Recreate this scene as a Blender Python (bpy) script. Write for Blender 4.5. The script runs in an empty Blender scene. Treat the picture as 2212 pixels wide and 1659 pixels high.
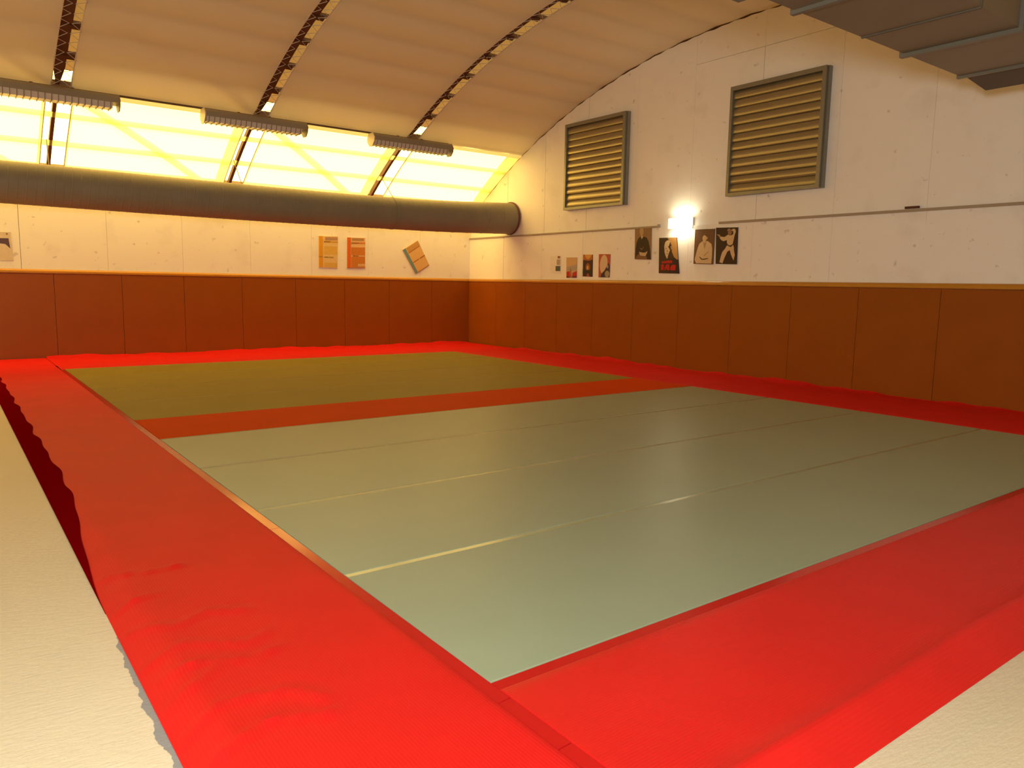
import bpy, math, random
from mathutils import Vector, Matrix
random.seed(7)
S = 1.4            # metres per unit, positions worked out from image pixels (camera stands one unit above the mats)
ZF = 0.05          # the mats lie this far (in units) above the concrete floor
C = bpy.context.scene.collection
WL = {}            # world location of every object made here

def W(p): return Vector((p[0]*S, p[1]*S, (p[2]+ZF)*S))

# ------------------------------------------------------------------ mesh helper
class MB:
    def __init__(s): s.v=[]; s.f=[]; s.mi=[]
    def add(s, vs, fs, m=0):
        n=len(s.v); s.v += [tuple(p) for p in vs]
        for f in fs: s.f.append(tuple(n+i for i in f)); s.mi.append(m)
        return s
    def box(s, a, b, m=0):
        x0,y0,z0=a; x1,y1,z1=b
        if x0>x1: x0,x1=x1,x0
        if y0>y1: y0,y1=y1,y0
        if z0>z1: z0,z1=z1,z0
        vs=[(x0,y0,z0),(x1,y0,z0),(x1,y1,z0),(x0,y1,z0),(x0,y0,z1),(x1,y0,z1),(x1,y1,z1),(x0,y1,z1)]
        return s.add(vs,[(3,2,1,0),(4,5,6,7),(0,1,5,4),(1,2,6,5),(2,3,7,6),(3,0,4,7)],m)
    def grid(s, rows, m=0, closed=False):
        nr=len(rows); nc=len(rows[0]); vs=[p for r in rows for p in r]; fs=[]
        for i in range(nr-1):
            for j in range(nc-(0 if closed else 1)):
                k=(j+1)%nc
                fs.append((i*nc+j,i*nc+k,(i+1)*nc+k,(i+1)*nc+j))
        return s.add(vs,fs,m)
    def loft(s, loops, m=0, cap=True):
        s.grid(loops,m,closed=True); n=len(loops[0]); k=len(s.v)-len(loops)*n
        if cap:
            s.f.append(tuple(range(k+n-1,k-1,-1))); s.mi.append(m)
            s.f.append(tuple(range(len(s.v)-n,len(s.v)))); s.mi.append(m)
        return s
    def tube(s, pts, r, n=8, m=0, cap=True):
        loops=[]; pts=[Vector(p) for p in pts]
        for i,p in enumerate(pts):
            t=(pts[min(i+1,len(pts)-1)]-pts[max(i-1,0)]).normalized()
            a=t.cross(Vector((0,0,1)))
            if a.length<.05: a=t.cross(Vector((1,0,0)))
            a.normalize(); b=t.cross(a)
            rr=r[i] if isinstance(r,(list,tuple)) else r
            loops.append([p+rr*(math.cos(2*math.pi*k/n)*a+math.sin(2*math.pi*k/n)*b) for k in range(n)])
        return s.loft(loops,m,cap)
    def prism_y(s, prof, y0, y1, m=0):       # profile of (x,z) swept along y
        return s.loft([[(x,y0,z) for x,z in prof],[(x,y1,z) for x,z in prof]],m)
    def prism_x(s, prof, x0, x1, m=0):       # profile of (y,z) swept along x
        return s.loft([[(x0,y,z) for y,z in prof],[(x1,y,z) for y,z in prof]],m)
    def build(s, name, mat, parent=None, smooth=False, origin=None, sharp=38):
        pts=[W(p) for p in s.v]
        if origin is None:
            xs=[p.x for p in pts]; ys=[p.y for p in pts]; zs=[p.z for p in pts]
            o=Vector(((min(xs)+max(xs))/2,(min(ys)+max(ys))/2,min(zs)))
        else: o=W(origin)
        me=bpy.data.meshes.new(name); me.from_pydata([p-o for p in pts],[],s.f)
        for m in (mat if isinstance(mat,(list,tuple)) else [mat]): me.materials.append(m)
        for i,p in enumerate(me.polygons):
            p.material_index=s.mi[i]; p.use_smooth=smooth
        me.validate(); me.update()
        import bmesh
        bm=bmesh.new(); bm.from_mesh(me); bmesh.ops.recalc_face_normals(bm,faces=bm.faces); bm.to_mesh(me); bm.free()
        if smooth:
            try: me.set_sharp_from_angle(angle=math.radians(sharp))
            except Exception: pass
        ob=bpy.data.objects.new(name,me); C.objects.link(ob); WL[ob.name]=o
        if parent: ob.parent=parent; ob.location=o-WL[parent.name]
        else: ob.location=o
        return ob

def thing(name, label, cat, loc, group=None):
    o=bpy.data.objects.new(name,None); C.objects.link(o); o.location=W(loc); WL[o.name]=W(loc)
    o.empty_display_size=.1
    return tag(o,label,cat,group)
def tag(o,label,cat,group=None):
    o['label']=label; o['category']=cat
    if group: o['group']=group
    return o
def struct(o,label=None):
    o['kind']='structure'
    if label: o['label']=label
    return o
def copy_tree(o, d, label=None):
    def cp(a,par):
        b=a.copy(); C.objects.link(b)
        if par: b.parent=par
        for ch in a.children: cp(ch,b)
        return b
    r=cp(o,None); dv=Vector(d)*S; r.location=o.location+dv; WL[r.name]=WL[o.name]+dv
    if label: r['label']=label
    return r

# ------------------------------------------------------------------ materials
def mat(name, col, rough=.6, metal=0., spec=.5, noise=None, bump=None, emit=None, coat=0.):
    """noise=(scale, amount[, stretch]) mottles the colour; bump=(scale, strength[, stretch])"""
    m=bpy.data.materials.new(name); m.use_nodes=True; nt=m.node_tree; b=nt.nodes['Principled BSDF']
    b.inputs['Base Color'].default_value=(*col,1); b.inputs['Roughness'].default_value=rough
    b.inputs['Metallic'].default_value=metal; b.inputs['Specular IOR Level'].default_value=spec
    if coat: b.inputs['Coat Weight'].default_value=coat
    tc=nt.nodes.new('ShaderNodeTexCoord')
    def nz(sc,st=(1,1,1),det=4):
        mp=nt.nodes.new('ShaderNodeMapping'); mp.inputs['Scale'].default_value=st
        nt.links.new(tc.outputs['Object'],mp.inputs['Vector'])
        n=nt.nodes.new('ShaderNodeTexNoise'); n.inputs['Scale'].default_value=sc; n.inputs['Detail'].default_value=det
        nt.links.new(mp.outputs[0],n.inputs['Vector']); return n
    if noise:
        n=nz(noise[0],noise[2] if len(noise)>2 else (1,1,1))
        r=nt.nodes.new('ShaderNodeMix'); r.data_type='RGBA'
        k=noise[1]
        r.inputs[6].default_value=(*[max(0,c*(1-k)) for c in col],1); r.inputs[7].default_value=(*[min(1,c*(1+k)) for c in col],1)
        nt.links.new(n.outputs['Fac'],r.inputs[0]); nt.links.new(r.outputs[2],b.inputs['Base Color'])
    if bump:
        n=nz(bump[0],bump[2] if len(bump)>2 else (1,1,1),6)
        bp=nt.nodes.new('ShaderNodeBump'); bp.inputs['Strength'].default_value=bump[1]; bp.inputs['Distance'].default_value=.01
        nt.links.new(n.outputs['Fac'],bp.inputs['Height']); nt.links.new(bp.outputs[0],b.inputs['Normal'])
    if emit:
        b.inputs['Emission Color'].default_value=(*emit[0],1); b.inputs['Emission Strength'].default_value=emit[1]
    return m

def wall_mat(name,col):
    m=mat(name,col,rough=.7,spec=.25,bump=(60,.06)); nt=m.node_tree; b=nt.nodes['Principled BSDF']
    tc=[n for n in nt.nodes if n.type=='TEX_COORD'][0]
    def spots(scale,lo,hi):
        n=nt.nodes.new('ShaderNodeTexNoise'); n.inputs['Scale'].default_value=scale; n.inputs['Detail'].default_value=5
        nt.links.new(tc.outputs['Object'],n.inputs['Vector'])
        r=nt.nodes.new('ShaderNodeMapRange'); r.inputs[1].default_value=lo; r.inputs[2].default_value=hi
        nt.links.new(n.outputs['Fac'],r.inputs[0]); return r
    last=None
    for sc,lo,hi,k in ((7.5,.665,.72,.45),(2.2,.55,.8,.18),(20,.70,.75,.3)):
        r=spots(sc,lo,hi); mx=nt.nodes.new('ShaderNodeMix'); mx.data_type='RGBA'; mx.blend_type='MIX'
        mu=nt.nodes.new('ShaderNodeMath'); mu.operation='MULTIPLY'; mu.inputs[1].default_value=k
        nt.links.new(r.outputs[0],mu.inputs[0]); nt.links.new(mu.outputs[0],mx.inputs[0])
        if last: nt.links.new(last,mx.inputs[6])
        else: mx.inputs[6].default_value=(*col,1)
        mx.inputs[7].default_value=(col[0]*.42,col[1]*.40,col[2]*.38,1); last=mx.outputs[2]
    nt.links.new(last,b.inputs['Base Color']); return m

def emission(name,col,st):
    m=bpy.data.materials.new(name); m.use_nodes=True; nt=m.node_tree; nt.nodes.clear()
    e=nt.nodes.new('ShaderNodeEmission'); e.inputs[0].default_value=(*col,1); e.inputs[1].default_value=st
    o=nt.nodes.new('ShaderNodeOutputMaterial'); nt.links.new(e.outputs[0],o.inputs[0]); return m

def film_mat(name, transp, tcol, dcol, dshare):
    """thin sheet: part clear, part light-scattering, part plain diffuse"""
    m=bpy.data.materials.new(name); m.use_nodes=True; nt=m.node_tree; nt.nodes.clear()
    t=nt.nodes.new('ShaderNodeBsdfTransparent'); tr=nt.nodes.new('ShaderNodeBsdfTranslucent'); tr.inputs[0].default_value=(*tcol,1)
    d=nt.nodes.new('ShaderNodeBsdfDiffuse'); d.inputs[0].default_value=(*dcol,1)
    a=nt.nodes.new('ShaderNodeMixShader'); a.inputs[0].default_value=dshare
    nt.links.new(tr.outputs[0],a.inputs[1]); nt.links.new(d.outputs[0],a.inputs[2])
    o=nt.nodes.new('ShaderNodeOutputMaterial')
    if transp>0:
        b=nt.nodes.new('ShaderNodeMixShader'); b.inputs[0].default_value=transp
        nt.links.new(a.outputs[0],b.inputs[1]); nt.links.new(t.outputs[0],b.inputs[2]); nt.links.new(b.outputs[0],o.inputs[0])
    else: nt.links.new(a.outputs[0],o.inputs[0])
    if dshare>.4:
        tc=nt.nodes.new('ShaderNodeTexCoord'); n=nt.nodes.new('ShaderNodeTexNoise'); n.inputs['Scale'].default_value=1.6; n.inputs['Detail'].default_value=3
        bp=nt.nodes.new('ShaderNodeBump'); bp.inputs['Strength'].default_value=.35; bp.inputs['Distance'].default_value=.05
        nt.links.new(tc.outputs['Object'],n.inputs['Vector']); nt.links.new(n.outputs['Fac'],bp.inputs['Height']); nt.links.new(bp.outputs[0],d.inputs['Normal'])
    return m

def red_mat(name, col, axis):
    m=mat(name,col,rough=.52,spec=.10,noise=(3,.10)); nt=m.node_tree; b=nt.nodes['Principled BSDF']
    tc=[n for n in nt.nodes if n.type=='TEX_COORD'][0]
    w=nt.nodes.new('ShaderNodeTexWave'); w.bands_direction=axis; w.inputs['Scale'].default_value=26; w.inputs['Distortion'].default_value=1.2
    n=nt.nodes.new('ShaderNodeTexNoise'); n.inputs['Scale'].default_value=4; n.inputs['Detail'].default_value=4
    ad=nt.nodes.new('ShaderNodeMath'); ad.operation='MULTIPLY_ADD'; ad.inputs[1].default_value=.25
    nt.links.new(tc.outputs['Object'],w.inputs['Vector']); nt.links.new(tc.outputs['Object'],n.inputs['Vector'])
    nt.links.new(w.outputs['Fac'],ad.inputs[0]); nt.links.new(n.outputs['Fac'],ad.inputs[2])
    bp=nt.nodes.new('ShaderNodeBump'); bp.inputs['Strength'].default_value=.18; bp.inputs['Distance'].default_value=.01
    nt.links.new(ad.outputs[0],bp.inputs['Height']); nt.links.new(bp.outputs[0],b.inputs['Normal']); return m

def floor_mat():
    m=mat('cream_floor_paint',(.80,.72,.50),rough=.40,spec=.5); nt=m.node_tree; b=nt.nodes['Principled BSDF']
    geo=nt.nodes.new('ShaderNodeNewGeometry'); sx=nt.nodes.new('ShaderNodeSeparateXYZ'); nt.links.new(geo.outputs['Position'],sx.inputs[0])
    n=nt.nodes.new('ShaderNodeTexNoise'); n.inputs['Scale'].default_value=9; n.inputs['Detail'].default_value=6
    mp=nt.nodes.new('ShaderNodeMapping'); mp.inputs['Scale'].default_value=(1,.25,1); nt.links.new(geo.outputs['Position'],mp.inputs[0]); nt.links.new(mp.outputs[0],n.inputs['Vector'])
    # bare concrete shows in a ragged strip where the paint stops short of the mat
    ad=nt.nodes.new('ShaderNodeMath'); ad.operation='MULTIPLY_ADD'; ad.inputs[1].default_value=.075
    nt.links.new(n.outputs['Fac'],ad.inputs[0]); nt.links.new(sx.outputs[1],ad.inputs[2])
    # strip is widest between x = 8.1 and 9.2 units, gone by x = 7.6
    xr=nt.nodes.new('ShaderNodeMapRange'); xr.inputs[1].default_value=7.7*S; xr.inputs[2].default_value=8.7*S; xr.inputs[3].default_value=.07; xr.inputs[4].default_value=0.
    nt.links.new(sx.outputs[0],xr.inputs[0])
    su=nt.nodes.new('ShaderNodeMath'); su.operation='SUBTRACT'; nt.links.new(ad.outputs[0],su.inputs[0]); nt.links.new(xr.outputs[0],su.inputs[1])
    gt=nt.nodes.new('ShaderNodeMapRange'); gt.inputs[1].default_value=-6.922*S+.056; gt.inputs[2].default_value=-6.922*S+.059
    nt.links.new(su.outputs[0],gt.inputs[0])
    lim=nt.nodes.new('ShaderNodeMath'); lim.operation='LESS_THAN'; lim.inputs[1].default_value=9.7*S; nt.links.new(sx.outputs[0],lim.inputs[0])
    gm=nt.nodes.new('ShaderNodeMath'); gm.operation='MULTIPLY'; nt.links.new(gt.outputs[0],gm.inputs[0]); nt.links.new(lim.outputs[0],gm.inputs[1])
    n2=nt.nodes.new('ShaderNodeTexNoise'); n2.inputs['Scale'].default_value=1.3; n2.inputs['Detail'].default_value=5
    nt.links.new(geo.outputs['Position'],n2.inputs['Vector'])
    m0=nt.nodes.new('ShaderNodeMix'); m0.data_type='RGBA'; m0.inputs[6].default_value=(.68,.62,.43,1); m0.inputs[7].default_value=(.77,.71,.51,1)
    nt.links.new(n2.outputs['Fac'],m0.inputs[0])
    mx=nt.nodes.new('ShaderNodeMix'); mx.data_type='RGBA'; mx.inputs[7].default_value=(.27,.29,.29,1)
    nt.links.new(gm.outputs[0],mx.inputs[0]); nt.links.new(m0.outputs[2],mx.inputs[6]); nt.links.new(mx.outputs[2],b.inputs['Base Color'])
    mp2=nt.nodes.new('ShaderNodeMapping'); mp2.inputs['Scale'].default_value=(15,4.5,1); mp2.inputs['Rotation'].default_value=(0,0,.5)
    nt.links.new(geo.outputs['Position'],mp2.inputs[0])
    n3=nt.nodes.new('ShaderNodeTexNoise'); n3.inputs['Scale'].default_value=4; n3.inputs['Detail'].default_value=7; n3.inputs['Roughness'].default_value=.6
    nt.links.new(mp2.outputs[0],n3.inputs['Vector'])
    bp=nt.nodes.new('ShaderNodeBump'); bp.inputs['Strength'].default_value=.32; bp.inputs['Distance'].default_value=.012
    nt.links.new(n3.outputs['Fac'],bp.inputs['Height']); nt.links.new(bp.outputs[0],b.inputs['Normal']); return m

WHITE=wall_mat('white_wall_paint',(.86,.855,.83))
DARKGAP=mat('dark_joint',(.10,.055,.03),.9,spec=.1)
PAD=mat('brown_wall_pad_vinyl',(.285,.076,.003),rough=.45,spec=.2,noise=(2.2,.13),bump=(14,.05))
FLOOR=floor_mat()
GREEN=mat('sage_green_tatami_vinyl',(.305,.372,.25),rough=.37,spec=.25,noise=(1.1,.07),bump=(260,.05))
GREENEDGE=mat('tatami_welded_edge',(.30,.36,.22),rough=.2,spec=.5)
GREENWARM=mat('older_olive_tatami_vinyl',(.29,.235,.045),rough=.45,spec=.05,noise=(1.1,.08),bump=(260,.05))  # far mats: green with the orange window light put into the colour
REDX=red_mat('red_mat_vinyl_long_grain',(.66,.014,.012),'Y')
REDY=red_mat('red_mat_vinyl_cross_grain',(.66,.016,.013),'X')
REDEDGE=mat('red_edge_strip_gloss',(.50,.010,.010),rough=.16,spec=.55); REDEDGE.node_tree.nodes['Principled BSDF'].inputs['Specular Tint'].default_value=(1,.62,.30,1)
ORANGE=mat('faded_red_mat_vinyl',(.62,.064,.002),rough=.6,spec=.02,noise=(2,.1),bump=(120,.05))
MEMBRANE=film_mat('ceiling_membrane',0.,(.80,.72,.56),(.82,.79,.68),.60)
FILM=film_mat('clear_roof_film',.56,(.92,.86,.70),(.7,.6,.4),.04)
BORDER=film_mat('doubled_film_border',.05,(.80,.62,.34),(.6,.5,.3),.15)
PANE=emission('daylit_roof_sheet',(1.0,.655,.165),6.9)
OUTER=mat('amber_outer_roof',(.32,.15,.02),.8,spec=.1,emit=((1.0,.55,.13),.36))
STEELBROWN=mat('red_oxide_steel',(.10,.032,.014),.6,spec=.3,noise=(5,.5))
PURLIN=mat('purlin_steel',(.22,.15,.09),.6)
CORD=mat('lacing_cord',(.62,.54,.44),.8)
RAIL=mat('dark_steel_rail',(.12,.07,.035),.6)
PIPE=mat('galvanised_spiral_pipe',(.25,.23,.172),rough=.6,metal=.15,spec=.3,noise=(3,.15),bump=(30,.03))
RUST=mat('rust_ring',(.16,.05,.022),.8,noise=(14,.5))
FIXT=mat('fixture_grey_enamel',(.27,.235,.17),.5)
LOUVRE=mat('fixture_white_acrylic',(.62,.60,.56),.4)
BLADE=mat('fixture_blade_edge',(.25,.19,.15),.5)
ENDPL=mat('fixture_end_cream',(.70,.60,.44),.5)  # lighter copy of the grey enamel, painting the light on the near end
FRAME=mat('louvre_frame_aluminium',(.24,.235,.19),rough=.4,metal=.4)
SLAT=mat('louvre_slat_metal',(.34,.29,.17),rough=.30,metal=.55,noise=(1.5,.1))
DUCT=mat('duct_sheet_steel',(.24,.21,.155),rough=.5,metal=.3,noise=(1.5,.12))
DUCTFL=mat('duct_flange_steel',(.21,.215,.19),rough=.45,metal=.4)
DUCTDARK=mat('duct_canvas_connector',(.13,.12,.095),.8)
CONDUIT=mat('grey_wall_batten',(.36,.30,.22),.7)
TRIMW=mat('white_trim',(.8,.77,.68),.6)

# ------------------------------------------------------------------ vault geometry
CX,CZ,R=5.547,-5.203,9.182
def phi(x): return math.asin((x-CX)/R)
def V(x,y,off=0.):
    a=phi(x); return (CX+(R-off)*math.sin(a), y, CZ+(R-off)*math.cos(a))
def VP(a,y,off=0.): return (CX+(R-off)*math.sin(a), y, CZ+(R-off)*math.cos(a))
def vz(x): return CZ+math.sqrt(R*R-(x-CX)**2)
YB=-10.6
ARCH=[-1.87,-3.97,-6.07]
XE=1.335          # where membrane gives way to the clear film
A0,A1=phi(XE),phi(CX*2-.02)
DA=.469/R         # purlin spacing

# ------------------------------------------------------------------ setting
struct(MB().box((-.2,YB-.2,-ZF-.06),(11.3,.2,-ZF)).build('floor',FLOOR),'cream painted trowelled concrete floor')
# long wall at the left: boards with fine joints
mb=MB(); ys=[YB,-9.6,-8.5,-7.4,-6.418,-5.484,-4.583,-3.68,-2.78,-1.86,-.94,.05]
for a,b in zip(ys,ys[1:]):
    g=.0035 if abs(a+6.418)<.01 else .0012
    mb.box((-.06,a+g,-ZF),(-.03,b-.0012,2.115))
lw=mb.build('wall_left',WHITE); struct(lw,'white boarded long wall with a brown pad dado')
bk=MB(); bk.box((-.10,YB,-ZF),(-.062,.05,2.15)); bk.build('joint_backing',DARKGAP,lw)
# gable wall: lower boards stand proud of the upper ones
mb=MB()
lx=[-.06,.935,1.90,2.811,3.763,4.69,5.599,6.541,7.463,8.38,9.3,10.2,11.15]
gap={.935:.004,1.90:.0015,2.811:.003}
for a,b in zip(lx,lx[1:]):
    mb.box((a+gap.get(a,.0011),.03,-ZF),(b-gap.get(b,.0011),.055,1.735))
for x in (3.763,4.69,6.108,7.463): mb.box((x-.006,.0285,1.08),(x+.006,.031,1.66))
ux=[-.06,1.0,1.921,2.841,3.763,4.68,5.612,6.53,7.45,8.37,9.29,10.2,11.15]
ugap={1.0:.004,1.921:.0035,2.841:.003,5.612:.003}
def upper_board(a,b,z0,z1=None):
    n=28; top=[]
    for i in range(n+1):
        x=a+(b-a)*i/n; xx=min(max(x,.0),11.08); zt=vz(xx)-.020-.010*abs(math.sin(2.1*xx+.6)*math.sin(7.3*xx))-.004*math.sin(31*xx)
        top.append((x,zt if z1 is None else min(zt,z1)))
    prof=[(a,z0),(b,z0)]+top[::-1]
    mb.loft([[(x,.048,z) for x,z in prof],[(x,.07,z) for x,z in prof]])
for a,b in zip(ux,ux[1:]):
    ga,gb=ugap.get(a,.0011),ugap.get(b,.0011)
    if a>4.6 and a<8: upper_board(a+ga,b-gb,1.7365,3.586); upper_board(a+.001,b-.001,3.590)
    else: upper_board(a+ga,b-gb,1.7365)
gw=mb.build('wall_gable',WHITE); struct(gw,'white boarded gable wall under the arched roof')
bk=MB(); n=48
prof=[(-.1,-ZF),(11.2,-ZF)]+[(11.09*(1-i/n),vz(11.09*(1-i/n))+.06) for i in range(n+1)]
bk.loft([[(x,.072,z) for x,z in prof],[(x,.10,z) for x,z in prof]]); bk.build('joint_backing',DARKGAP,gw)
struct(MB().box((11.12,YB,-ZF),(11.2,.05,2.2)).build('wall_right',WHITE),'white long wall behind the camera')
prof=[(-.1,-ZF),(11.2,-ZF)]+[(11.09*(1-i/n),vz(11.09*(1-i/n))+.3) for i in range(n+1)]
struct(MB().loft([[(x,YB-.1,z) for x,z in prof],[(x,YB,z) for x,z in prof]]).build('wall_back',WHITE),'white end wall behind the camera')
# grey batten along the step in the gable boards
struct(MB().box((-.03,.015,1.737),(4.215,.047,1.758)).box((4.205,.01,1.737),(4.22,.047,1.775)).build('trim_1',CONDUIT),'grey batten on the gable wall left of the lit lamp')
struct(MB().box((5.14,.015,1.730),(11.1,.047,1.756)).build('trim_2',CONDUIT),'grey batten on the gable wall right of the lit lamp')
tag(MB().box((7.262,.02,1.762),(7.388,.047,1.782)).build('wall_clip',STEELBROWN),'small dark metal clip lying on the grey batten at the far right','clip')

# ceiling membranes between the arches
hw_up,hw_lo=.09,.125
edges=[0.0]
bays=[]
ys=[.055]+ARCH+[YB-.03]
for i in range(len(ys)-1):
    hi=ys[i]-(hw_up if i>0 else 0); lo=ys[i+1]+(hw_up if i<len(ys)-2 else 0)
    hil=ys[i]-(hw_lo if i>0 else 0); lol=ys[i+1]+(hw_lo if i<len(ys)-2 else 0)
    bays.append((lo,hi,lol,hil))
names=['beside the gable wall','second bay from the gable wall','third bay from the gable wall','fourth bay from the gable wall','fifth bay','last bay']
for bi,(lo,hi,lol,hil) in enumerate(bays):
    na=int((A1-A0)/DA*6)+1; ny=14; rows=[]
    for i in range(na+1):
        a=A0+(A1-A0)*i/na; s=(a-A0)/DA
        sag=.026*abs(math.sin(math.pi*s))**1.4
        row=[]
        for j in range(ny+1):
            t=j/ny; y=lo+(hi-lo)*t
            k=min(1.,8*t*(1-t))*.5+.5
            row.append(VP(a,y,sag*k+.004*math.sin(9*y+1.7*s)*math.sin(math.pi*t)))
        rows.append(row)
    ce=MB().grid(rows).build('ceiling',MEMBRANE,smooth=True); struct(ce,'beige ceiling membrane, '+names[bi])
    # rolled hem at the edge of the clear film
    hm=MB(); hm.grid([[VP(A0,lo,0),VP(A0,hi,0)],[VP(A0-.035/R,lo,.012),VP(A0-.035/R,hi,.012)],[VP(A0-.075/R,lo,.004),VP(A0-.075/R,hi,.004)]])
    hm.build('hem',MEMBRANE,ce,smooth=True)
    # clear film with its doubled border
    aL=phi(.02); b=.11
    w=thing('window','clear roof film, '+names[bi],'window',VP(aL,(lol+hil)/2,0)); del w['category']; w.name='window_%d'%(bi+1); WL[w.name]=W(VP(aL,(lol+hil)/2,0)); struct(w)
    def sheet(y0,y1,a0,a1,n=10):
        return MB().grid([[VP(a0+(a1-a0)*i/n,y,.003) for y in (y0,(y0+y1)/2,y1)] for i in range(n+1)])
    aT=A0-.07/R
    bR=[.20,.14,.12,.03,.03,.03][bi]; b=.018
    sheet(lol+b,hil-bR,aL,aT).build('film',FILM,w,smooth=True)
    sheet(lol,lol+b,aL,aT).build('border',BORDER,w,smooth=True)
    sheet(hil-bR,hil,aL,aT).build('border',BORDER,w,smooth=True)
# daylit outer sheets: bright and clear low down, amber above
n=40
aP=phi(.005)
pane=MB().grid([[VP(aP+(A0-.06/R-aP)*i/8,y,-.30) for y in (YB-.1,.15)] for i in range(9)]).build('window_7',PANE,smooth=True); struct(pane,'daylit translucent roof sheet behind the clear film')
out=MB().grid([[VP(A0-.05/R+(A1-A0+.05/R)*i/n,y,-.30) for y in (YB-.1,.15)] for i in range(n+1)]).build('window_8',OUTER,smooth=True); struct(out,'dim amber outer roof skin seen through the laced gaps')
# close the cavity at the foot
struct(MB().grid([[VP(aP,y,-.30) for y in (YB-.1,.15)],[(-.06,y,2.10) for y in (YB-.1,.15)]]).build('trim_3',PURLIN),'roof foot closer')
# purlins
k=-2
for i in range(-2,12):
    a=A0+DA*i-.004/R
    if i<0:
        hw_=.045/R; p=MB().grid([[VP(a-hw_,y,-.03) for y in (YB,-5,.05)],[VP(a+hw_,y,-.03) for y in (YB,-5,.05)]]).build('trim_%d'%(10+i),BORDER)
        struct(p,'translucent roof strap behind the clear film'); continue
    p=MB().tube([VP(a,YB,-.075),VP(a,.05,-.075)],.026,8).build('trim_%d'%(10+i),PURLIN,smooth=True); struct(p,'roof purlin running across the arches')
# diagonal braces
for kk in range(-2,1):
    y0=-5.624+2.1*kk; y1=-2.10+2.1*kk; pts=[]
    for i in range(13):
        t=i/12; pts.append(V(2.351+(.06-2.351)*t,y0+(y1-y0)*t,-.045))
    dx,dy=pts[-1][0]-pts[0][0],pts[-1][1]-pts[0][1]; nl=math.hypot(dx,dy); ox,oy=.042*dy/nl,-.042*dx/nl
    rows=[]
    for i in range(13):
        t=i/12; xx,yy=2.351+(.06-2.351)*t,y0+(y1-y0)*t
        rows.append([V(xx+ox,yy+oy,-.045),V(xx-ox,yy-oy,-.045)])
    tag(MB().grid(rows).build('roof_brace',BORDER),
        ['diagonal roof brace strap behind the film at the left edge of the photo','diagonal roof brace strap behind the film between the left and middle arches','diagonal roof brace strap behind the film between the middle and right arches'][kk+2],'brace','diagonal braces behind the roof film')
# rail under the membrane edge that carries the light fittings
struct(MB().tube([V(1.37,YB,.022),V(1.37,-1.3,.022)],.012,8).build('trim_30',RAIL,smooth=True),'dark rail along the lower edge of the ceiling membrane')

# arches with laced slots
def arch(y0,label):
    t=thing('roof_arch',label,'arch',V(CX,y0,-.03),'laced roof arches')
    rib=MB(); loops=[]; nn=90; aa=phi(.03); ab=A1
    for i in range(nn+1):
        a=aa+(ab-aa)*i/nn; x=CX+R*math.sin(a)
        u=min(max((x-1.42)/.12,0),1)
        ya=y0+(-.045)*(1-u)+(-.088)*u; yb=y0+(-.008)*(1-u)+(.022)*u
        d=.035
        loops.append([VP(a,ya,-d),VP(a,yb,-d),VP(a,yb,-d-.06),VP(a,ya,-d-.06)])
    rib.loft(loops); rib.build('rib',STEELBROWN,t)
    for sgn in (-1,1):
        hm=MB(); pts=[]
        for i in range(nn+1):
            a=aa+(ab-aa)*i/nn; x=CX+R*math.sin(a); u=min(max((x-1.33)/.04,0),1)
            pts.append(VP(a,y0+sgn*(hw_lo*(1-u)+hw_up*u),.004))
        hm.tube(pts,.006,6); hm.build('edge_cord',CORD,t,smooth=True)
        # zigzag lacing from the membrane edge to the middle of the gap
        lc=MB(); a=A0+.03/R; st=.075/R; pts=[]; q=0
        while a<ab-.2:
            pts.append(VP(a,y0+sgn*(hw_up+.012) if q%2==0 else y0+sgn*.012,.006 if q%2==0 else -.012)); a+=st; q+=1
        lc.tube(pts,.0035,4); lc.build('lacing',CORD,t)
    # short struts across the slot where the purlins meet the rib
    for i in range(-2,10):
        a=A0+DA*i
        x=CX+R*math.sin(a)
        if x<.1: continue
        if i<0: continue
        w_=.024 if i<1 else .05
        MB().loft([[VP(a-w_/2/R,y,-.02),VP(a+w_/2/R,y,-.02),VP(a+w_/2/R,y,-.05),VP(a-w_/2/R,y,-.05)] for y in (y0-.12 if i<1 else y0-.088,y0+.12 if i<1 else y0+.088)]).build('strut',STEELBROWN if i>0 else PURLIN,t)
    return t
al=['rightmost laced roof arch, nearest the gable wall','middle laced roof arch, between the two whole light fittings above the pipe','leftmost laced roof arch, above the light fitting cut by the photo edge']
for y0,l in zip(ARCH[:3],al): arch(y0,l)

# ------------------------------------------------------------------ wall pads
PH=1.026
pad_prof=[(0.0,-ZF+.001),(0.0,PH-.004),(.004,PH)]
LEDGE=mat('ochre_varnished_rail',(.50,.225,.020),rough=.28,spec=.5,noise=(6,.12,(.2,.2,1)))
lp=[(.0,1.0275),(-.006,1.032),(-.009,1.045),(-.006,1.060),(.003,1.071),(.014,1.0765),(.0295,1.078),(.0295,1.0275)]
struct(MB().prism_y([(-d,z) for d,z in lp],-8.4,.0295).build('trim_4',LEDGE,smooth=True),'ochre rail along the top of the left wall pads')
struct(MB().prism_x(lp,.010,9.19).build('trim_5',LEDGE,smooth=True),'ochre rail along the top of the gable wall pads')
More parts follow.
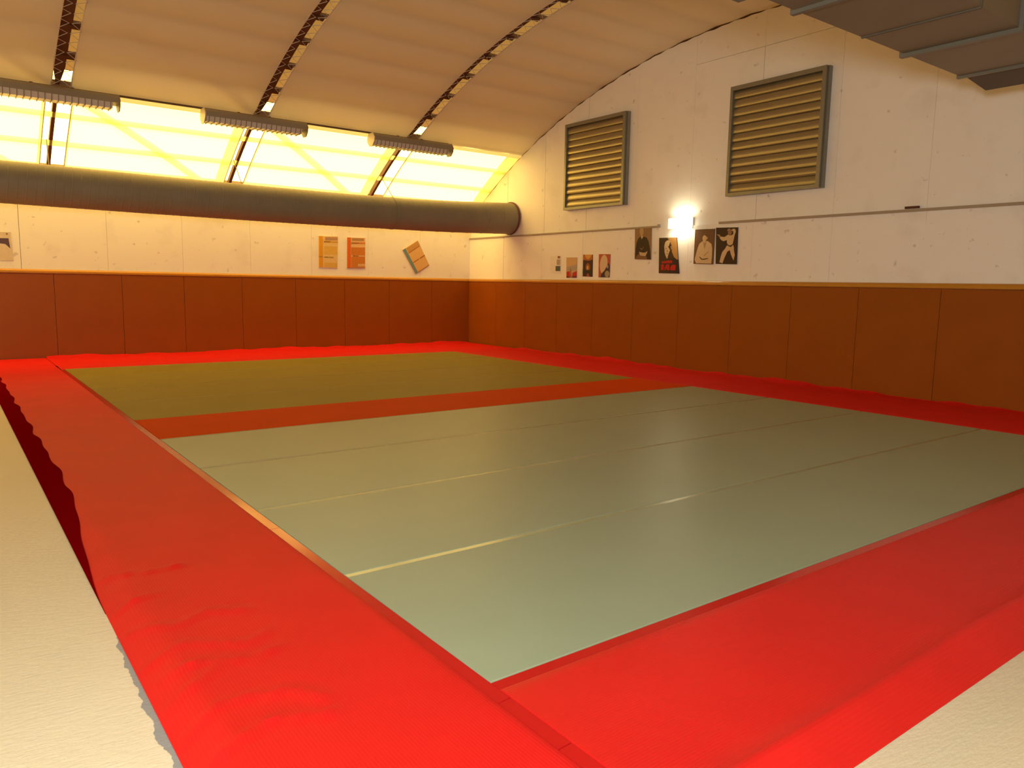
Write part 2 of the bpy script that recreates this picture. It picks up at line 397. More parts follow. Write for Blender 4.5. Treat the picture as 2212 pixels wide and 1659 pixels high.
# d = depth behind the pad face
ordw=['','first','second','third','fourth','fifth','sixth','seventh','eighth','ninth','tenth','eleventh','twelfth','thirteenth','fourteenth']
def pad_left(y0,y1,i):
    prof=[(-d,z) for d,z in pad_prof]+[(-.0295,PH),(-.0295,-ZF+.001)]
    o=MB().prism_y(prof,y0+.0022,y1-.0022).build('wall_pad',PAD,smooth=True)
    if i==1: l='brown wall pad on the left wall in the far corner'
    else: l='brown wall pad on the left wall, %s from the far corner'%ordw[i]
    tag(o,l,'wall pad','brown wall pads along the left wall')
def pad_gable(x0,x1,i):
    prof=[(d,z) for d,z in pad_prof]+[(.0295,PH),(.0295,-ZF+.001)]
    o=MB().prism_x(prof,x0+.002,x1-.002).build('wall_pad',PAD,smooth=True)
    l='brown wall pad on the gable wall in the far corner' if i==1 else 'brown wall pad on the gable wall, %s from the far corner'%ordw[i]
    tag(o,l,'wall pad','brown wall pads along the gable wall')
yl=[0.,-.739,-1.517,-2.277,-3.046,-3.821,-4.59,-5.343,-6.094,-6.86,-7.62]
for i,(a,b) in enumerate(zip(yl,yl[1:])): pad_left(b,a,i+1)
xg=[-.022,.785,1.550,2.31,3.072,3.841,4.607,5.388,6.149,6.892,7.664,8.42,9.19]
for i,(a,b) in enumerate(zip(xg,xg[1:])): pad_gable(a,b,i+1)

# ------------------------------------------------------------------ mats
def yend(x): return -1.196+.0082*(x-1.4)        # inner edge of the gable side border
def tatami(x0,x1,dz,label,group,m=None):
    z=dz; gd,gw_,gs=((.0007 if 7<x0<8 else .0012),.030,.0010) if m is None else (.0,.02,.00022)
    prof=[(x0+.0002,-ZF+.001),(x0+.0002,z-gd),(x0+gw_,z),(x1-.003,z),(x1-.0002,z-gs),(x1-.0002,-ZF+.001)]
    b=MB().loft([[(x,-6.1935,zz) for x,zz in prof],[(x,yend(x)-.0015,zz) for x,zz in prof]])
    b.mi[1]=1                                   # glossy welded edge towards the windows
    o=b.build('tatami_mat',[m or GREEN,GREENEDGE])
    tag(o,label,'mat',group)
for i,(a,b,dz) in enumerate(zip([5.808,6.709,7.612,8.520],[6.709,7.612,8.520,9.391],[0,.0002,0,-.0006])):
    tatami(a,b,dz,['long sage green mat lying against the faded red cross strip','sage green mat row, second in front of the faded red cross strip','sage green mat row between the two bright lit seams','nearest long sage green mat, against the red border in the foreground'][i],'sage green mats in the near field')
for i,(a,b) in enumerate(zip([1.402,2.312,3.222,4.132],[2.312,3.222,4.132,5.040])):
    tatami(a,b,-.0005,['olive far field mat lying along the red border by the left wall','olive far field mat, second from the left wall','olive far field mat, third from the left wall','olive far field mat lying behind the faded red cross strip'][i],'olive mats in the far field',GREENWARM)
# faded red cross strip
o=MB(); z=.0015
pf=[(5.043,-ZF+.001),(5.043,z-.004),(5.053,z),(5.796,z),(5.806,z-.004),(5.806,-ZF+.001)]
o.loft([[(x,-6.1935,zz) for x,zz in pf],[(x,yend(x)-.0015,zz) for x,zz in pf]])
tag(o.build('red_mat',ORANGE),'faded orange red cross strip dividing the two green fields','mat','red mats around the green fields')
def smooth01(t): t=min(max(t,0),1); return t*t*(3-2*t)
def crease(px,py,pts,w):
    best=9
    for (x0,y0),(x1,y1) in zip(pts,pts[1:]):
        dx,dy=x1-x0,y1-y0; t=max(0,min(1,((px-x0)*dx+(py-y0)*dy)/(dx*dx+dy*dy))); best=min(best,math.hypot(px-x0-t*dx,py-y0-t*dy))
    return math.exp(-(best/w)**2)
CR=[([(8.02,-6.88),(8.10,-6.80),(8.13,-6.70),(8.12,-6.62)],.008),([(8.35,-6.88),(8.33,-6.74)],.010),([(8.52,-6.88),(8.62,-6.76),(8.56,-6.66),(8.62,-6.55)],.011),  # crease lines traced in image pixels, baked as mat positions
    ([(8.76,-6.87),(8.74,-6.76),(8.84,-6.62),(8.79,-6.55)],.010),([(8.86,-6.86),(8.87,-6.76),(8.93,-6.64),(8.90,-6.54)],.009),([(9.00,-6.90),(8.98,-6.80),(8.92,-6.72)],.009),
    ([(9.16,-6.88),(9.10,-6.76),(9.14,-6.62),(9.22,-6.56)],.011),([(9.30,-6.86),(9.24,-6.70),(9.30,-6.56)],.010)]
# left border: long strip, its outer edge falls to the floor
xs=[]; x=1.0
while x<10.10: xs.append(x); x+= .20 if x<7 else .022
xs.append(10.10)
prof=[(-6.2335,-.004),(-6.245,0.)]+[(-6.245-.02*i,0.) for i in range(1,28)]+[(-6.80,-.001),(-6.815,-.004),(-6.83,-.010),(-6.845,-.018),(-6.86,-.027),(-6.875,-.036),(-6.889,-.0445),(-6.893,-.0493)]
rows=[]
for x in xs:
    r=[]
    wob=.012*math.sin(5.1*x)+.008*math.sin(11.7*x+1)+.004*math.sin(29*x)
    for i,(y,z) in enumerate(prof):
        zz=z
        if x>6: zz+=sum(.0092*crease(x,y,p,w) for p,w in CR if y<-6.5) if z>-.04 else 0
        yy=y
        if y<-6.80: yy=y+wob*.35*(1-smooth01((-6.80-y)/.09)) 
        r.append((x,yy,zz+.0008*math.sin(3*x)))
    rows.append(r)
mb=MB().grid(rows)
lb=mb.build('red_mat',REDX,smooth=True); tag(lb,'long red border mat on the left, creased along its outer edge','mat','red mats around the green fields')
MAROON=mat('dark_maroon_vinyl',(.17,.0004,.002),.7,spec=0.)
def zdrape(y):
    P=[(-6.78,0.)]+[p for p in prof if p[0]<=-6.80]
    for (ya,za),(yb,zb) in zip(P,P[1:]):
        if yb<=y<=ya: return za+(zb-za)*(y-ya)/(yb-ya)
    return -.0493
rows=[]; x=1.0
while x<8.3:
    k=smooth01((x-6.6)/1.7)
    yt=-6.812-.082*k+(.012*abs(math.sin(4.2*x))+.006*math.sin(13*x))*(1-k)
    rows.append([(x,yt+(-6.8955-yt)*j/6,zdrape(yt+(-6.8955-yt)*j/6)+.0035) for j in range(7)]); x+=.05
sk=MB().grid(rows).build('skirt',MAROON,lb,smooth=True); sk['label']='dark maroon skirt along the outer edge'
for a,b in ((1.2,5.0),(5.003,7.9),(7.903,8.9),(8.902,9.475),(9.479,9.70),(9.704,10.09)):
    MB().prism_x([(-6.2325,-ZF+.002),(-6.2325,-.0045),(-6.1955,-.0022),(-6.1955,-ZF+.002)],a,b).build('edge_strip',REDEDGE,lb)
# near border
REDNEAR=red_mat('red_mat_vinyl_sheen',(.66,.016,.013),'X'); REDNEAR.node_tree.nodes['Principled BSDF'].inputs['Roughness'].default_value=.40; REDNEAR.node_tree.nodes['Principled BSDF'].inputs['Specular IOR Level'].default_value=.20
rows=[]; ysn=[]; y=-6.1935
while y<-.1: ysn.append(y); y+=.06
ysn.append(-.10)
for y in ysn:
    r=[]
    rid=9.985+.010*math.sin(1.7*y+.5)+.006*math.sin(4.3*y)
    for q in [9.4315,9.44]+[9.44+.03*i for i in range(1,16)]:
        r.append((q,y,-.003 if q<9.435 else .0009*math.sin(2*y)))
    for dq,z in ((-.07,.0),(-.035,.003),(-.014,.010),(0,.0145),(.012,.011),(.03,-.004),(.055,-.020),(.075,-.034),(.090,-.0425),(.096,-.049)):
        r.append((rid+dq+(0 if dq<.05 else (9.985-rid)),y,z))
    rows.append(r)
rows.insert(0,[(a,-6.1945,-.0495) for a,_,_ in rows[0]])
nb=MB().grid(rows).build('red_mat',REDNEAR,smooth=True); tag(nb,'broad red border mat in the right foreground with a ridged outer edge','mat','red mats around the green fields')
MB().prism_y([(9.3925,-ZF+.002),(9.3925,-.003),(9.4305,-.0045),(9.4305,-ZF+.002)],-6.1925,-.12).build('edge_strip',REDEDGE,nb)
# gable side border, lapped up against the pads
def lap(u): return .016+.012*math.sin(2.3*u)+.008*math.sin(7.1*u+2)+.006*math.sin(17*u)
rows=[]; x=1.404
while x<9.40:
    inner=yend(x)
    r=[(x,inner,-.004),(x,inner+.012,.0)]
    for i in range(1,12): r.append((x,inner+.012+(-.10-inner-.012)*i/11,.0012*math.sin(4*x+i)))
    l=max(.003,lap(x)); r+=[(x,-.06,l*.35),(x,-.03,l*.75),(x,-.010,l),(x,-.004,l+.004)]
    rows.append(r); x+=.05
gb=MB().grid(rows).build('red_mat',REDY,smooth=True); tag(gb,'dark red border mat along the foot of the gable wall pads','mat','red mats around the green fields')
rows=[]; y=-6.225
while y<-.0:
    r=[(1.398,y,-.004),(1.386,y,0.)]
    for i in range(1,12): r.append((1.386-1.28*i/11,y,.001*math.sin(4*y+i)))
    l=max(.003,lap(y+4)*.8); r+=[(.06,y,l*.4),(.03,y,l*.8),(.010,y,l),(.004,y,l+.004)]
    rows.append(r); y+=.05
fb=MB().grid(rows).build('red_mat',REDX,smooth=True); tag(fb,'bright red border mat along the foot of the left wall pads','mat','red mats around the green fields')
rows=[[(x,y,0.0004) for x in (1.0,.8,.6,.4,.2,.05,.01)] for y in (-6.23,-6.5,-6.8)]
rows.append([(x,-6.89,-.049) for x in (1.0,.8,.6,.4,.2,.05,.01)])
MB().grid(rows).build('corner_flap',REDX,fb)

# ------------------------------------------------------------------ big round pipe
PX=1.11
path=[(-10.4,1.99),(-8.5,1.985),(-6.6,1.968),(-5.2,1.956),(-3.9,1.950),(-2.9,1.951),(-2.05,1.957)]
path2=[(-2.05,1.957),(-1.5,1.966),(-1.0,1.979),(-.5,1.998),(.03,2.020)]
def interp(pth,y):
    for (a,za),(b,zb) in zip(pth,pth[1:]):
        if a<=y<=b: return za+(zb-za)*(y-a)/(b-a)
    return pth[-1][1]
def pipe_mesh(pth,r0,r1,step):
    loops=[]; y0,y1=pth[0][0],pth[-1][0]; nn=round((y1-y0)/step); n=56
    for i in range(nn):
        for dy,dr in ((0,0),(step*.03,0),(step*.87,0),(step*.90,.002),(step*.97,.002)):
            y=y0+i*step+dy; z=interp(pth,y); r=r0+(r1-r0)*(y-y0)/(y1-y0)+dr
            loops.append([(PX+r*math.cos(2*math.pi*k/n),y+.02*math.sin(2*math.pi*k/n),z+r*math.sin(2*math.pi*k/n)) for k in range(n)])
    return MB().loft(loops)
pp=thing('air_pipe','large grey spiral air pipe hanging along the left wall below the roof film','air pipe',(PX,-4,interp(path,-4)-.22))
pipe_mesh(path,.222,.218,.083).build('pipe_run',PIPE,pp,smooth=True,sharp=14)
pipe_mesh(path2,.218,.240,.26).build('end_length',PIPE,pp,smooth=True,sharp=14)
def ring(y,z,r0,r1,w,n=48):
    return MB().loft([[(PX+r*math.cos(2*math.pi*k/n),yy,z+r*math.sin(2*math.pi*k/n)) for k in range(n)] for yy,r in ((y,r0),(y,r1),(y+w,r1),(y+w,r0))],cap=False)
ring(-2.08,1.957,.214,.2235,.03).build('joint_collar',PIPE,pp,smooth=True)
ring(.005,2.02,.20,.252,.022).build('wall_flange',RUST,pp,smooth=True)
for y,ya in ((-2.02,-1.98),(-4.13,-4.08),(-6.19,-6.15),(-8.3,-8.25)):
    MB().tube([(PX-.02,y,interp(path,y) +.21),(.62,ya,vz(.62)-.02)],.005,6).build('hanger_rod',RAIL,pp)

# ------------------------------------------------------------------ light fittings on the rail
def fitting(yc,label):
    L=.615; xc=1.43; zt=2.940
    t=thing('light_fitting',label,'light fitting',(xc,yc,zt-.165),'unlit light fittings on the ceiling rail')
    hp=[(xc-.055,zt),(xc+.055,zt),(xc+.095,zt-.03),(xc+.105,zt-.088),(xc-.105,zt-.088),(xc-.095,zt-.03)]
    MB().prism_y(hp,yc-L+.012,yc+L-.012).build('housing',FIXT,t)
    MB().prism_y([(xc-.098,zt-.0885),(xc+.098,zt-.0885),(xc+.072,zt-.145),(xc-.072,zt-.145)],yc-L+.02,yc+L-.075).build('diffuser',LOUVRE,t)
    for i in range(19):
        y=yc-L+.05+i*(2*L-.145)/18
        MB().prism_y([(xc-.103,zt-.089),(xc+.103,zt-.089),(xc+.078,zt-.156),(xc,zt-.150),(xc-.078,zt-.156)],y-.0035,y+.0035).build('blade',BLADE,t)
    ep=[(xc-.06,zt+.004),(xc+.06,zt+.004),(xc+.108,zt-.06),(xc+.10,zt-.11),(xc+.045,zt-.165),(xc-.045,zt-.165),(xc-.10,zt-.11),(xc-.108,zt-.06)]
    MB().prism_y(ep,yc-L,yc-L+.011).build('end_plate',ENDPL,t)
    MB().prism_y(ep,yc+L-.011,yc+L).build('end_plate',FIXT,t)
    MB().box((xc-.07,yc-.2,zt-.002),(xc-.04,yc-.17,zt+.03)).build('bracket',RAIL,t)
    MB().box((xc-.07,yc+.2,zt-.002),(xc-.04,yc+.17,zt+.03)).build('bracket',RAIL,t)
    return t
f0=fitting(-4.054,'middle grey light fitting on the rail above the pipe')
copy_tree(f0,(0,2.13,0),'grey light fitting on the rail nearest the gable wall')
copy_tree(f0,(0,-2.10,0),'grey light fitting on the rail cut by the left photo edge')

# ------------------------------------------------------------------ louvred vents on the gable
def vent(x0,x1,z0,z1,label):
    t=thing('louvred_vent',label,'vent',((x0+x1)/2,.048,z0),'louvred vents on the gable wall')
    yw=.047; yf=-.035
    MB().box((x0+.02,yw-.006,z0+.02),(x1-.02,yw,z1-.02)).build('back_panel',DARKGAP,t)
    fr=MB(); w=.034; wr=.06
    prof=lambda a,b:None
    fr.box((x0,yf,z0),(x0+w,yw,z1)).box((x1-wr,yf,z0),(x1-.018,yw,z1)).box((x0+w,yf,z1-.045),(x1-wr,yw,z1)).box((x0+w,yf,z0),(x1-wr,yw,z0+.035))
    fr.box((x1-.016,yf+.03,z0),(x1,yw,z1))
    fr.build('frame',FRAME,t)
    za,zb=z0+.037,z1-.047; n=12; p=(zb-za)/n
    for i in range(n):
        zt=za+p*(i+1); wv=.004*math.sin(i*2.1)
        pr=[(.008,zt-.001),(-.002,zt-p*.14),(-.009+wv,zt-p*.42),(-.012+wv,zt-p*.68),(-.007+wv,zt-p*.92),(.004,zt-p+.0012),(.02,zt-p+.0012),(.02,zt-.001)]
        MB().prism_x(pr,x0+w+.001,x1-wr-.001).build('slat',SLAT,t,smooth=True)
    return t
vent(2.44,3.636,2.055,3.232,'smaller looking louvred metal vent on the gable wall, left of the lit lamp')
vent(5.25,6.42,2.028,3.218,'louvred metal vent on the gable wall nearest the rectangular duct')

# ------------------------------------------------------------------ wall lamps
LAMP=emission('lamp_diffuser_glow',(1.0,.84,.52),22.0)
LAMPT=emission('lamp_tube_glow',(1.0,.86,.56),120.0)
LAMPE=emission('lamp_end_glow',(1.0,.86,.56),5.0)
def wall_lamp():
    t=thing('wall_lamp','lit box wall lamp on the gable wall above the portrait posters','lamp',(4.6,.045,1.70))
    MB().box((4.44,.018,1.705),(4.757,.046,1.83)).build('back_plate',TRIMW,t)
    MB().prism_x([(-.052,1.712),(-.056,1.80),(-.040,1.828),(-.036,1.828),(-.050,1.798),(-.046,1.712)],4.452,4.746).build('diffuser',LAMP,t)
    MB().tube([(4.47,-.012,1.772),(4.73,-.012,1.772)],.013,10).build('tube',LAMPT,t,smooth=True)
    for x in (4.441,4.747): MB().box((x,-.056,1.706),(x+.010,.018,1.824)).build('end_cap',LAMPE,t)
    return t
wall_lamp()

# ------------------------------------------------------------------ rectangular duct, top right
def duct():
    t=thing('air_duct','rectangular sheet metal air duct hanging at the top right','air duct',(8.46,-3,2.6))
    x0,x1,zb,zt=8.115,8.812,2.60,3.16
    for a,b,dz in ((-9.0,-5.0,0.),(-4.995,-3.17,0.),(-3.165,-2.435,0.),(-2.43,-1.885,.0015),(-1.88,-1.035,0.)):
        MB().box((x0,a,zb+dz),(x1,b,zt)).build('section',DUCT,t)
    for y,w,d in ((-3.17,.035,.022),(-1.885,.04,.024),(-1.035,.03,.018),(-5.0,.035,.02)):
        f=MB(); f.box((x0-d,y-w/2,zb-d),(x1+d,y+w/2,zb-.0004)).box((x0-d,y-w/2,zb),(x0-.0004,y+w/2,zt)).box((x1+.0004,y-w/2,zb),(x1+d,y+w/2,zt))
        f.build('flange',DUCTFL,t)
    f=MB(); f.box((x0-.003,-2.44,zb-.008),(x1+.003,-2.425,zb-.0004)).box((x1+.0004,-2.44,zb),(x1+.006,-2.425,zt)); f.build('seam',DUCTDARK,t)
    MB().loft([[(x0+.02,-1.018,zb+.004),(x1-.02,-1.018,zb+.004),(x1-.02,-1.018,zt-.02),(x0+.02,-1.018,zt-.02)],[(x0+.05,-.70,zb-.058),(x1+.1,-.70,zb-.058),(x1+.1,-.70,zt-.02),(x0+.05,-.70,zt-.02)]]).build('canvas_end',DUCTDARK,t)  # sloping end piece, darker than the duct sections
    MB().box((7.965,-4.6,zb+.01),(8.1145,-3.50,zt-.12)).build('outlet_box',DUCTFL,t)
    for y in (-4.0,-1.5): 
        for x in (x0+.02,x1-.02): MB().box((x-.008,y-.01,zt-.001),(x+.008,y+.01,vz(x)-.005)).build('hanger_strap',DUCTDARK,t)
duct()

# ------------------------------------------------------------------ papers and posters
_pm={}
def pm(col):
    k=tuple(round(c,3) for c in col)
    if k not in _pm: _pm[k]=mat('print_%03d'%len(_pm),col,.55,spec=.3,noise=(18,.10))
    return _pm[k]
def quad_pt(q,u,v):   # q: four corners TL,TR,BL,BR as (a,z)
    tl,tr,bl,br=q
    return tuple((tl[i]*(1-u)+tr[i]*u)*v+(bl[i]*(1-u)+br[i]*u)*(1-v) for i in (0,1))
def sheet_thing(side,q,base,prints,label,cat='poster',name='poster',group=None,th=.011,curl=0):  # corner numbers come from image pixels, scaled about the camera to the wall planes
    """side G: gable (faces -y), side L: left wall (faces +x). prints: (part name, colour, polygon in 0..1, layer)"""
    def P(uv,d):
        a,z=quad_pt(q,*uv)
        return (a,.029-d,z) if side=='G' else (-.0302+d,a,z)
    c=quad_pt(q,.5,0); t=thing(name,label,cat,(c[0],.029,c[1]) if side=='G' else (-.029,c[0],c[1]),group)
    def slab(poly,d0,d1): return MB().loft([[P(p,d0) for p in poly],[P(p,d1) for p in poly]])
    slab([(0,0),(1,0),(1,1),(0,1)],0.,th).build('sheet',pm(base),t)
    for nm,col,poly,k in prints:
        slab(poly,th+.0004+.0007*(k-1),th+.0004+.0007*(k-1)+.0006).build(nm,pm(col),t)
    return t
def ell(cx,cy,rx,ry,n=18,rot=0):
    return [(cx+rx*math.cos(2*math.pi*i/n)*math.cos(rot)-ry*math.sin(2*math.pi*i/n)*math.sin(rot),cy+rx*math.cos(2*math.pi*i/n)*math.sin(rot)+ry*math.sin(2*math.pi*i/n)*math.cos(rot)) for i in range(n)]
def rc(a,b,c,d): return [(a,b),(c,b),(c,d),(a,d)]
def px(frame,pts):
    x0,y0,x1,y1=frame; return [(min(max((x-x0)/(x1-x0),0),1),min(max(1-(y-y0)/(y1-y0),0),1)) for x,y in pts]
SK=(.52,.36,.20); DK=(.035,.018,.010); GI=(.62,.46,.26)
fr=(195,185,870,1490); f=lambda l:px(fr,l)
sheet_thing('G',[(3.813,1.757),(4.095,1.743),(3.827,1.349),(4.110,1.339)],(.28,.165,.078),[
 ('robe',DK,f([(430,560),(340,640),(280,800),(240,1050),(215,1440),(300,1490),(868,1470),(850,1200),(830,1050),(770,750),(690,600),(570,560)]),1),
 ('knees',(.20,.10,.045),f([(250,1400),(370,1250),(430,1340),(700,1370),(720,1484),(260,1484)]),2),
 ('paper',(.55,.40,.25),f([(380,1185),(430,1335),(650,1355),(705,1250),(735,1145),(640,1205),(560,1215)]),3),
 ('collar',(.58,.44,.27),f([(440,540),(490,672),(562,540)]),2),
 ('face',(.46,.31,.15),px(fr,[(485+85*math.cos(a*.35),360+175*math.sin(a*.35)) for a in range(18)]),3),
 ('cord',(.30,.15,.09),f([(430,1010),(490,1070),(575,960),(560,1010),(490,1110),(420,1030)]),2)],
 'sepia portrait poster of a robed person seated, leftmost of the four large portraits',group='large portrait posters by the lamp')
fr=(130,225,866,1505); f=lambda l:px(fr,l)
sheet_thing('G',[(4.235,1.606),(4.520,1.601),(4.252,1.170),(4.582,1.164)],(.050,.026,.012),[
 ('backdrop',(.48,.26,.075),f([(480,230),(860,226),(866,1000),(830,1010),(720,920),(640,720),(670,560),(590,380)]),1),
 ('shoulder',(.035,.012,.018),f([(500,980),(720,965),(830,1060),(866,1180),(866,1500),(500,1500)]),2),
 ('face',(.60,.46,.26),f([(350,520),(390,390),(440,340),(510,312),(595,350),(560,470),(505,560),(545,610),(575,680),(540,750),(490,885),(465,975),(440,965),(400,880),(360,740)]),3),
 ('eye',(.25,.15,.07),f([(400,600),(440,590),(450,625),(410,635)]),4),
 ('nose',(.28,.16,.07),f([(470,650),(500,700),(490,740),(455,720)]),4),
 ('mouth',(.28,.15,.07),f([(440,795),(500,790),(495,820),(450,822)]),4),
 ('ear',(.40,.22,.09),f([(600,540),(670,500),(675,620),(620,660)]),3),
 ('red_lettering',(.42,.012,.010),f([(250,1075),(410,1060),(480,1040),(650,1040),(640,1130),(480,1140),(250,1150)]),3),
 ('red_lettering',(.46,.010,.012),f([(235,1190),(330,1180),(320,1390),(215,1390)]),3),
 ('red_lettering',(.42,.010,.012),f([(350,1290),(430,1180),(530,1180),(540,1390),(460,1390),(400,1330),(390,1400),(345,1400)]),3),
 ('red_lettering',(.50,.012,.008),f([(570,1270),(640,1200),(770,1195),(740,1390),(570,1390)]),3)],
 'dark poster of a bald face with red lettering, hung lower beside the lamp',group='large portrait posters by the lamp')
fr=(150,215,880,1505); f=lambda l:px(fr,l)
sheet_thing('G',[(4.800,1.683),(5.086,1.680),(4.797,1.280),(5.086,1.271)],(.15,.070,.022),[
 ('jacket',GI,f([(450,660),(340,750),(300,860),(250,1050),(190,1340),(250,1480),(820,1480),(835,1200),(830,920),(790,760),(640,650)]),1),
 ('collar',(.40,.27,.13),f([(470,690),(500,770),(540,950),(580,780),(620,690),(540,740)]),2),
 ('face',(.60,.44,.22),px(fr,[(530+80*math.cos(a*.35),540+150*math.sin(a*.35)) for a in range(18)]),3),
 ('ear',(.50,.34,.16),f([(615,520),(655,500),(645,590),(615,600)]),3),
 ('hair',(.10,.05,.018),f([(440,520),(450,440),(520,395),(600,420),(625,520),(590,470),(520,430),(465,470)]),4),
 ('belt',(.12,.07,.03),f([(350,1240),(400,1240),(470,1310),(620,1290),(700,1275),(690,1310),(560,1345),(450,1350),(400,1290)]),2),
 ('fold',(.30,.20,.09),f([(530,1190),(690,1030),(700,1045),(545,1205)]),2)],
 'portrait poster of a person sitting in a white jacket, right of the lamp',group='large portrait posters by the lamp')
fr=(940,190,1710,1505); f=lambda l:px(fr,l)
sheet_thing('G',[(5.105,1.690),(5.407,1.681),(5.125,1.276),(5.416,1.268)],(.042,.018,.009),[
 ('jacket',GI,f([(1390,440),(1250,530),(1120,510),(1075,560),(1150,650),(1230,680),(1340,640),(1345,740),(1390,815),(1470,830),(1550,790),(1580,640),(1610,480),(1650,330),(1620,250),(1560,235),(1480,290),(1560,330),(1560,430),(1480,480)]),1),
 ('trousers',GI,f([(1345,830),(1290,940),(1190,1060),(1140,1200),(1085,1440),(1200,1480),(1260,1300),(1370,1050),(1460,1000),(1490,1120),(1540,1250),(1600,1370),(1640,1180),(1600,980),(1600,900),(1570,810),(1480,880),(1400,850)]),1),
 ('belt',(.07,.022,.015),f([(1345,790),(1400,830),(1480,835),(1575,760),(1590,790),(1520,860),(1500,890),(1430,870)]),2),
 ('face',(.30,.16,.08),px(fr,[(1440+70*math.cos(a*.35),365+115*math.sin(a*.35)) for a in range(18)]),2),
 ('hand',(.42,.27,.15),f([(1340,310),(1370,250),(1440,225),(1450,270),(1390,310)]),3),
 ('hand',(.40,.24,.13),f([(960,430),(1080,440),(1130,520),(1090,545),(1020,480)]),3)],
 'poster of a fighter in white on black with one arm raised, rightmost of the portraits',group='large portrait posters by the lamp')
# small pictures standing along the pad top
sheet_thing('G',[(2.112,1.422),(2.349,1.417),(2.117,1.172),(2.348,1.171)],(.80,.79,.74),[
 ('print',(.10,.13,.12),rc(.52,.12,.98,.42),1),('print',(.30,.13,.06),rc(.70,.86,.93,1.0),1),('print',(.45,.36,.28),rc(.62,.48,.95,.80),1)],
 'small pale leaflet with a dark square, leftmost of the small pictures above the pads',name='leaflet',cat='leaflet',th=.004,group='small pictures above the pads')
sheet_thing('G',[(2.472,1.395),(2.701,1.392),(2.484,1.105),(2.704,1.106)],(.60,.40,.20),[
 ('print',(.40,.36,.30),[(0,.52),(1,.66),(1,.36),(0,.32)],1),('print',(.50,.03,.012),[(0,.30),(.33,.32),(.36,.0),(0,0)],1),('print',(.50,.03,.03),[(.60,.24),(1,.34),(1,0),(.55,0)],1),('print',(.42,.10,.02),[(.38,.46),(.44,.46),(.50,0),(.40,0)],2),('print',(.14,.05,.05),[(0,.07),(.34,.07),(.34,0),(0,0)],3),('print',(.14,.05,.06),[(.56,.07),(1,.10),(1,0),(.56,0)],3)],
 'small picture of pale sky over red shapes, standing on the pad edge',name='picture',cat='picture',th=.004,group='small pictures above the pads')
sheet_thing('G',[(2.826,1.428),(3.025,1.424),(2.830,1.126),(3.030,1.120)],(.055,.022,.022),[
 ('print',(.42,.15,.03),[(0,1),(1,1),(1,.78),(.6,.72),(0,.76)],1),('print',(.65,.34,.07),[(.18,1),(.92,1),(.75,.86),(.5,.78),(.3,.86)],2),('print',(.60,.38,.12),ell(.50,.41,.10,.10),2),('print',(.28,.10,.03),ell(.52,.42,.24,.20),1),('print',(.03,.03,.018),rc(.0,.14,1,.30),2),('print',(.35,.08,.05),[(.45,.14),(.62,.14),(.72,0),(.40,0)],3)],
 'small dark picture with a glowing orange top and a lit figure',name='picture',cat='picture',th=.004,group='small pictures above the pads')
sheet_thing('G',[(3.145,1.428),(3.370,1.423),(3.151,1.114),(3.368,1.115)],(.45,.10,.05),[
 ('print',(.66,.50,.33),ell(.45,.56,.33,.42,20,-.25),1),('print',(.06,.035,.05),[(.28,.16),(.55,.30),(.85,.62),(1,.5),(1,0),(.2,0)],2),('print',(.36,.32,.22),ell(.78,.14,.20,.15),3),('print',(.40,.30,.33),ell(.80,.46,.08,.08),3)],
 'small picture of a large pale oval on red, nearest the portrait posters',name='picture',cat='picture',th=.004,group='small pictures above the pads')
# sheets on the left wall
def bars(rows,col,k=2): return [('print_line',col,rc(a,b,c,d),k) for a,b,c,d in rows]
sheet_thing('L',[(-2.667,1.657),(-2.366,1.667),(-2.674,1.200),(-2.379,1.194)],(.70,.52,.24),[
 ('side_band',(.68,.34,.02),rc(0,0,.21,1),1),('print',(.42,.26,.17),rc(.32,.87,.98,.97),1),('print',(.66,.44,.10),rc(.28,.42,.98,.68),1),('print',(.64,.42,.10),rc(.28,.02,.98,.16),1)]
 +bars([(.26,.80,.60,.845)],(.36,.18,.02))+bars([(.60,.80,1,.84)],(.60,.32,.03))+bars([(.28,.315,.52,.35),(.55,.315,.78,.35)],(.36,.22,.02))+bars([(.0,.32,.21,.36)],(.45,.24,.06),3),
 'yellow edged printed sheet on the left wall',name='printed_sheet',cat='sheet',group='printed sheets on the left wall')
sheet_thing('L',[(-2.216,1.659),(-1.916,1.667),(-2.222,1.199),(-1.920,1.206)],(.70,.46,.24),[
 ('side_band',(.62,.15,.02),rc(0,0,.20,1),1),('print',(.40,.24,.12),rc(.26,.89,.92,.98),1),('print',(.55,.20,.035),rc(.22,.42,.98,.68),1),('print',(.55,.20,.035),rc(.22,.03,.98,.38),1),('print',(.62,.40,.20),rc(.58,.05,.98,.14),2)]
 +bars([(.22,.80,.62,.84)],(.34,.12,.02))+bars([(.62,.80,1,.845)],(.58,.20,.03))+bars([(.32,.385,.44,.415),(.46,.385,.62,.41)],(.30,.10,.01))+bars([(0,0,1,.02)],(.42,.12,.02)),
 'orange printed sheet on the left wall, right of the yellow edged one',name='printed_sheet',cat='sheet',group='printed sheets on the left wall')
sheet_thing('L',[(-1.263,1.511),(-.990,1.677),(-1.026,1.133),(-.773,1.283)],(.68,.44,.19),[
 ('side_band',(.15,.27,.32),rc(0,0,.17,1),1),('print',(.52,.30,.10),rc(.22,.80,.97,.97),1)]
 +bars([(.20,.775,.95,.805)],(.40,.16,.02))+bars([(.18,.39,.60,.42),(.66,.38,1,.42)],(.36,.13,.02))+bars([(.18,0,1,.02)],(.30,.10,.02)),
 'blue edged printed sheet hanging crooked on the left wall',name='printed_sheet',cat='sheet',group='printed sheets on the left wall')
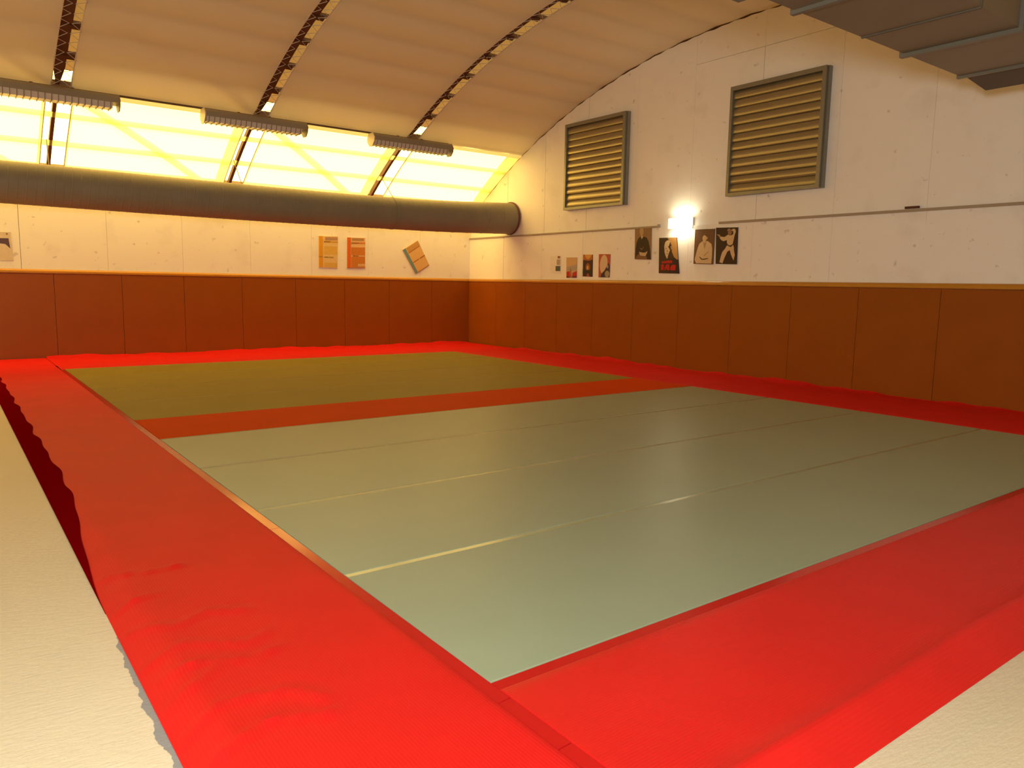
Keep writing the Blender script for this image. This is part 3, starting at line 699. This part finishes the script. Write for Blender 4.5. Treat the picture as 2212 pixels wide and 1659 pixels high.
sheet_thing('L',[(-6.80,1.497),(-6.500,1.507),(-6.80,1.165),(-6.492,1.172)],(.66,.58,.46),[
 ('print',(.10,.06,.10),[(.0,.78),(.90,.78),(.93,.42),(.78,.58),(.6,.6),(.45,.55),(.2,.6),(0,.6)],1),('print',(.50,.52,.50),rc(.30,.82,.62,.98),1),('pin',(.28,.18,.09),ell(.86,.93,.035,.03),2),('sleeve_edge',(.85,.78,.66),rc(.0,.985,1,1),2),('sleeve_edge',(.80,.70,.55),rc(.975,.62,1,.96),2)],
 'photo in a plastic sleeve on the left wall at the photo edge',name='sleeved_photo',cat='photo',th=.004)

# ------------------------------------------------------------------ camera
Rr=((0.601,0.799,0.018),(-0.115,0.064,0.991),(-0.791,0.598,-0.130))
yaw,pitch,roll=math.radians(52.9249519),math.radians(-7.48098037),math.radians(1.02735485)
fw=Vector((-math.sin(yaw)*math.cos(pitch),math.cos(yaw)*math.cos(pitch),math.sin(pitch)))
r0=Vector((math.cos(yaw),math.sin(yaw),0)); u0=r0.cross(fw)
rr=r0*math.cos(roll)+u0*math.sin(roll); uu=-r0*math.sin(roll)+u0*math.cos(roll)
M=Matrix(((rr.x,uu.x,-fw.x),(rr.y,uu.y,-fw.y),(rr.z,uu.z,-fw.z)))
cd=bpy.data.cameras.new('camera'); cam=bpy.data.objects.new('camera',cd); C.objects.link(cam)
cam.matrix_world=Matrix.Translation(W((10.861,-7.254,1.0)))@M.to_4x4()
cd.sensor_fit='HORIZONTAL'; cd.sensor_width=36; cd.lens=36*1642.19/2212; cd.clip_start=.02; cd.clip_end=100
bpy.context.scene.camera=cam

# ------------------------------------------------------------------ light
def area(name,loc,target,sx,sy,col,power):
    l=bpy.data.lights.new(name,'AREA'); l.shape='RECTANGLE'; l.size=sx*S; l.size_y=sy*S; l.color=col; l.energy=power
    o=bpy.data.objects.new(name,l); C.objects.link(o); o.location=W(loc)
    d=W(target)-W(loc); o.rotation_euler=d.to_track_quat('-Z','Y').to_euler(); return o
# added soft light behind the camera, standing in for an unseen source
area('open_door_daylight',(10.95,-7.95,1.40),(7.3,-3.6,1.25),.5,.5,(1.0,1.0,.94),262)
w=bpy.data.worlds.new('world'); bpy.context.scene.world=w; w.use_nodes=True
w.node_tree.nodes['Background'].inputs[0].default_value=(1,.8,.5,1); w.node_tree.nodes['Background'].inputs[1].default_value=.02
sc=bpy.context.scene
sc.view_settings.view_transform='Standard'; sc.view_settings.look='None'; sc.view_settings.gamma=1; sc.view_settings.use_curve_mapping=False
sc.view_settings.exposure=-0.12
sc.cycles.max_bounces=10; sc.cycles.diffuse_bounces=6; sc.cycles.transparent_max_bounces=12
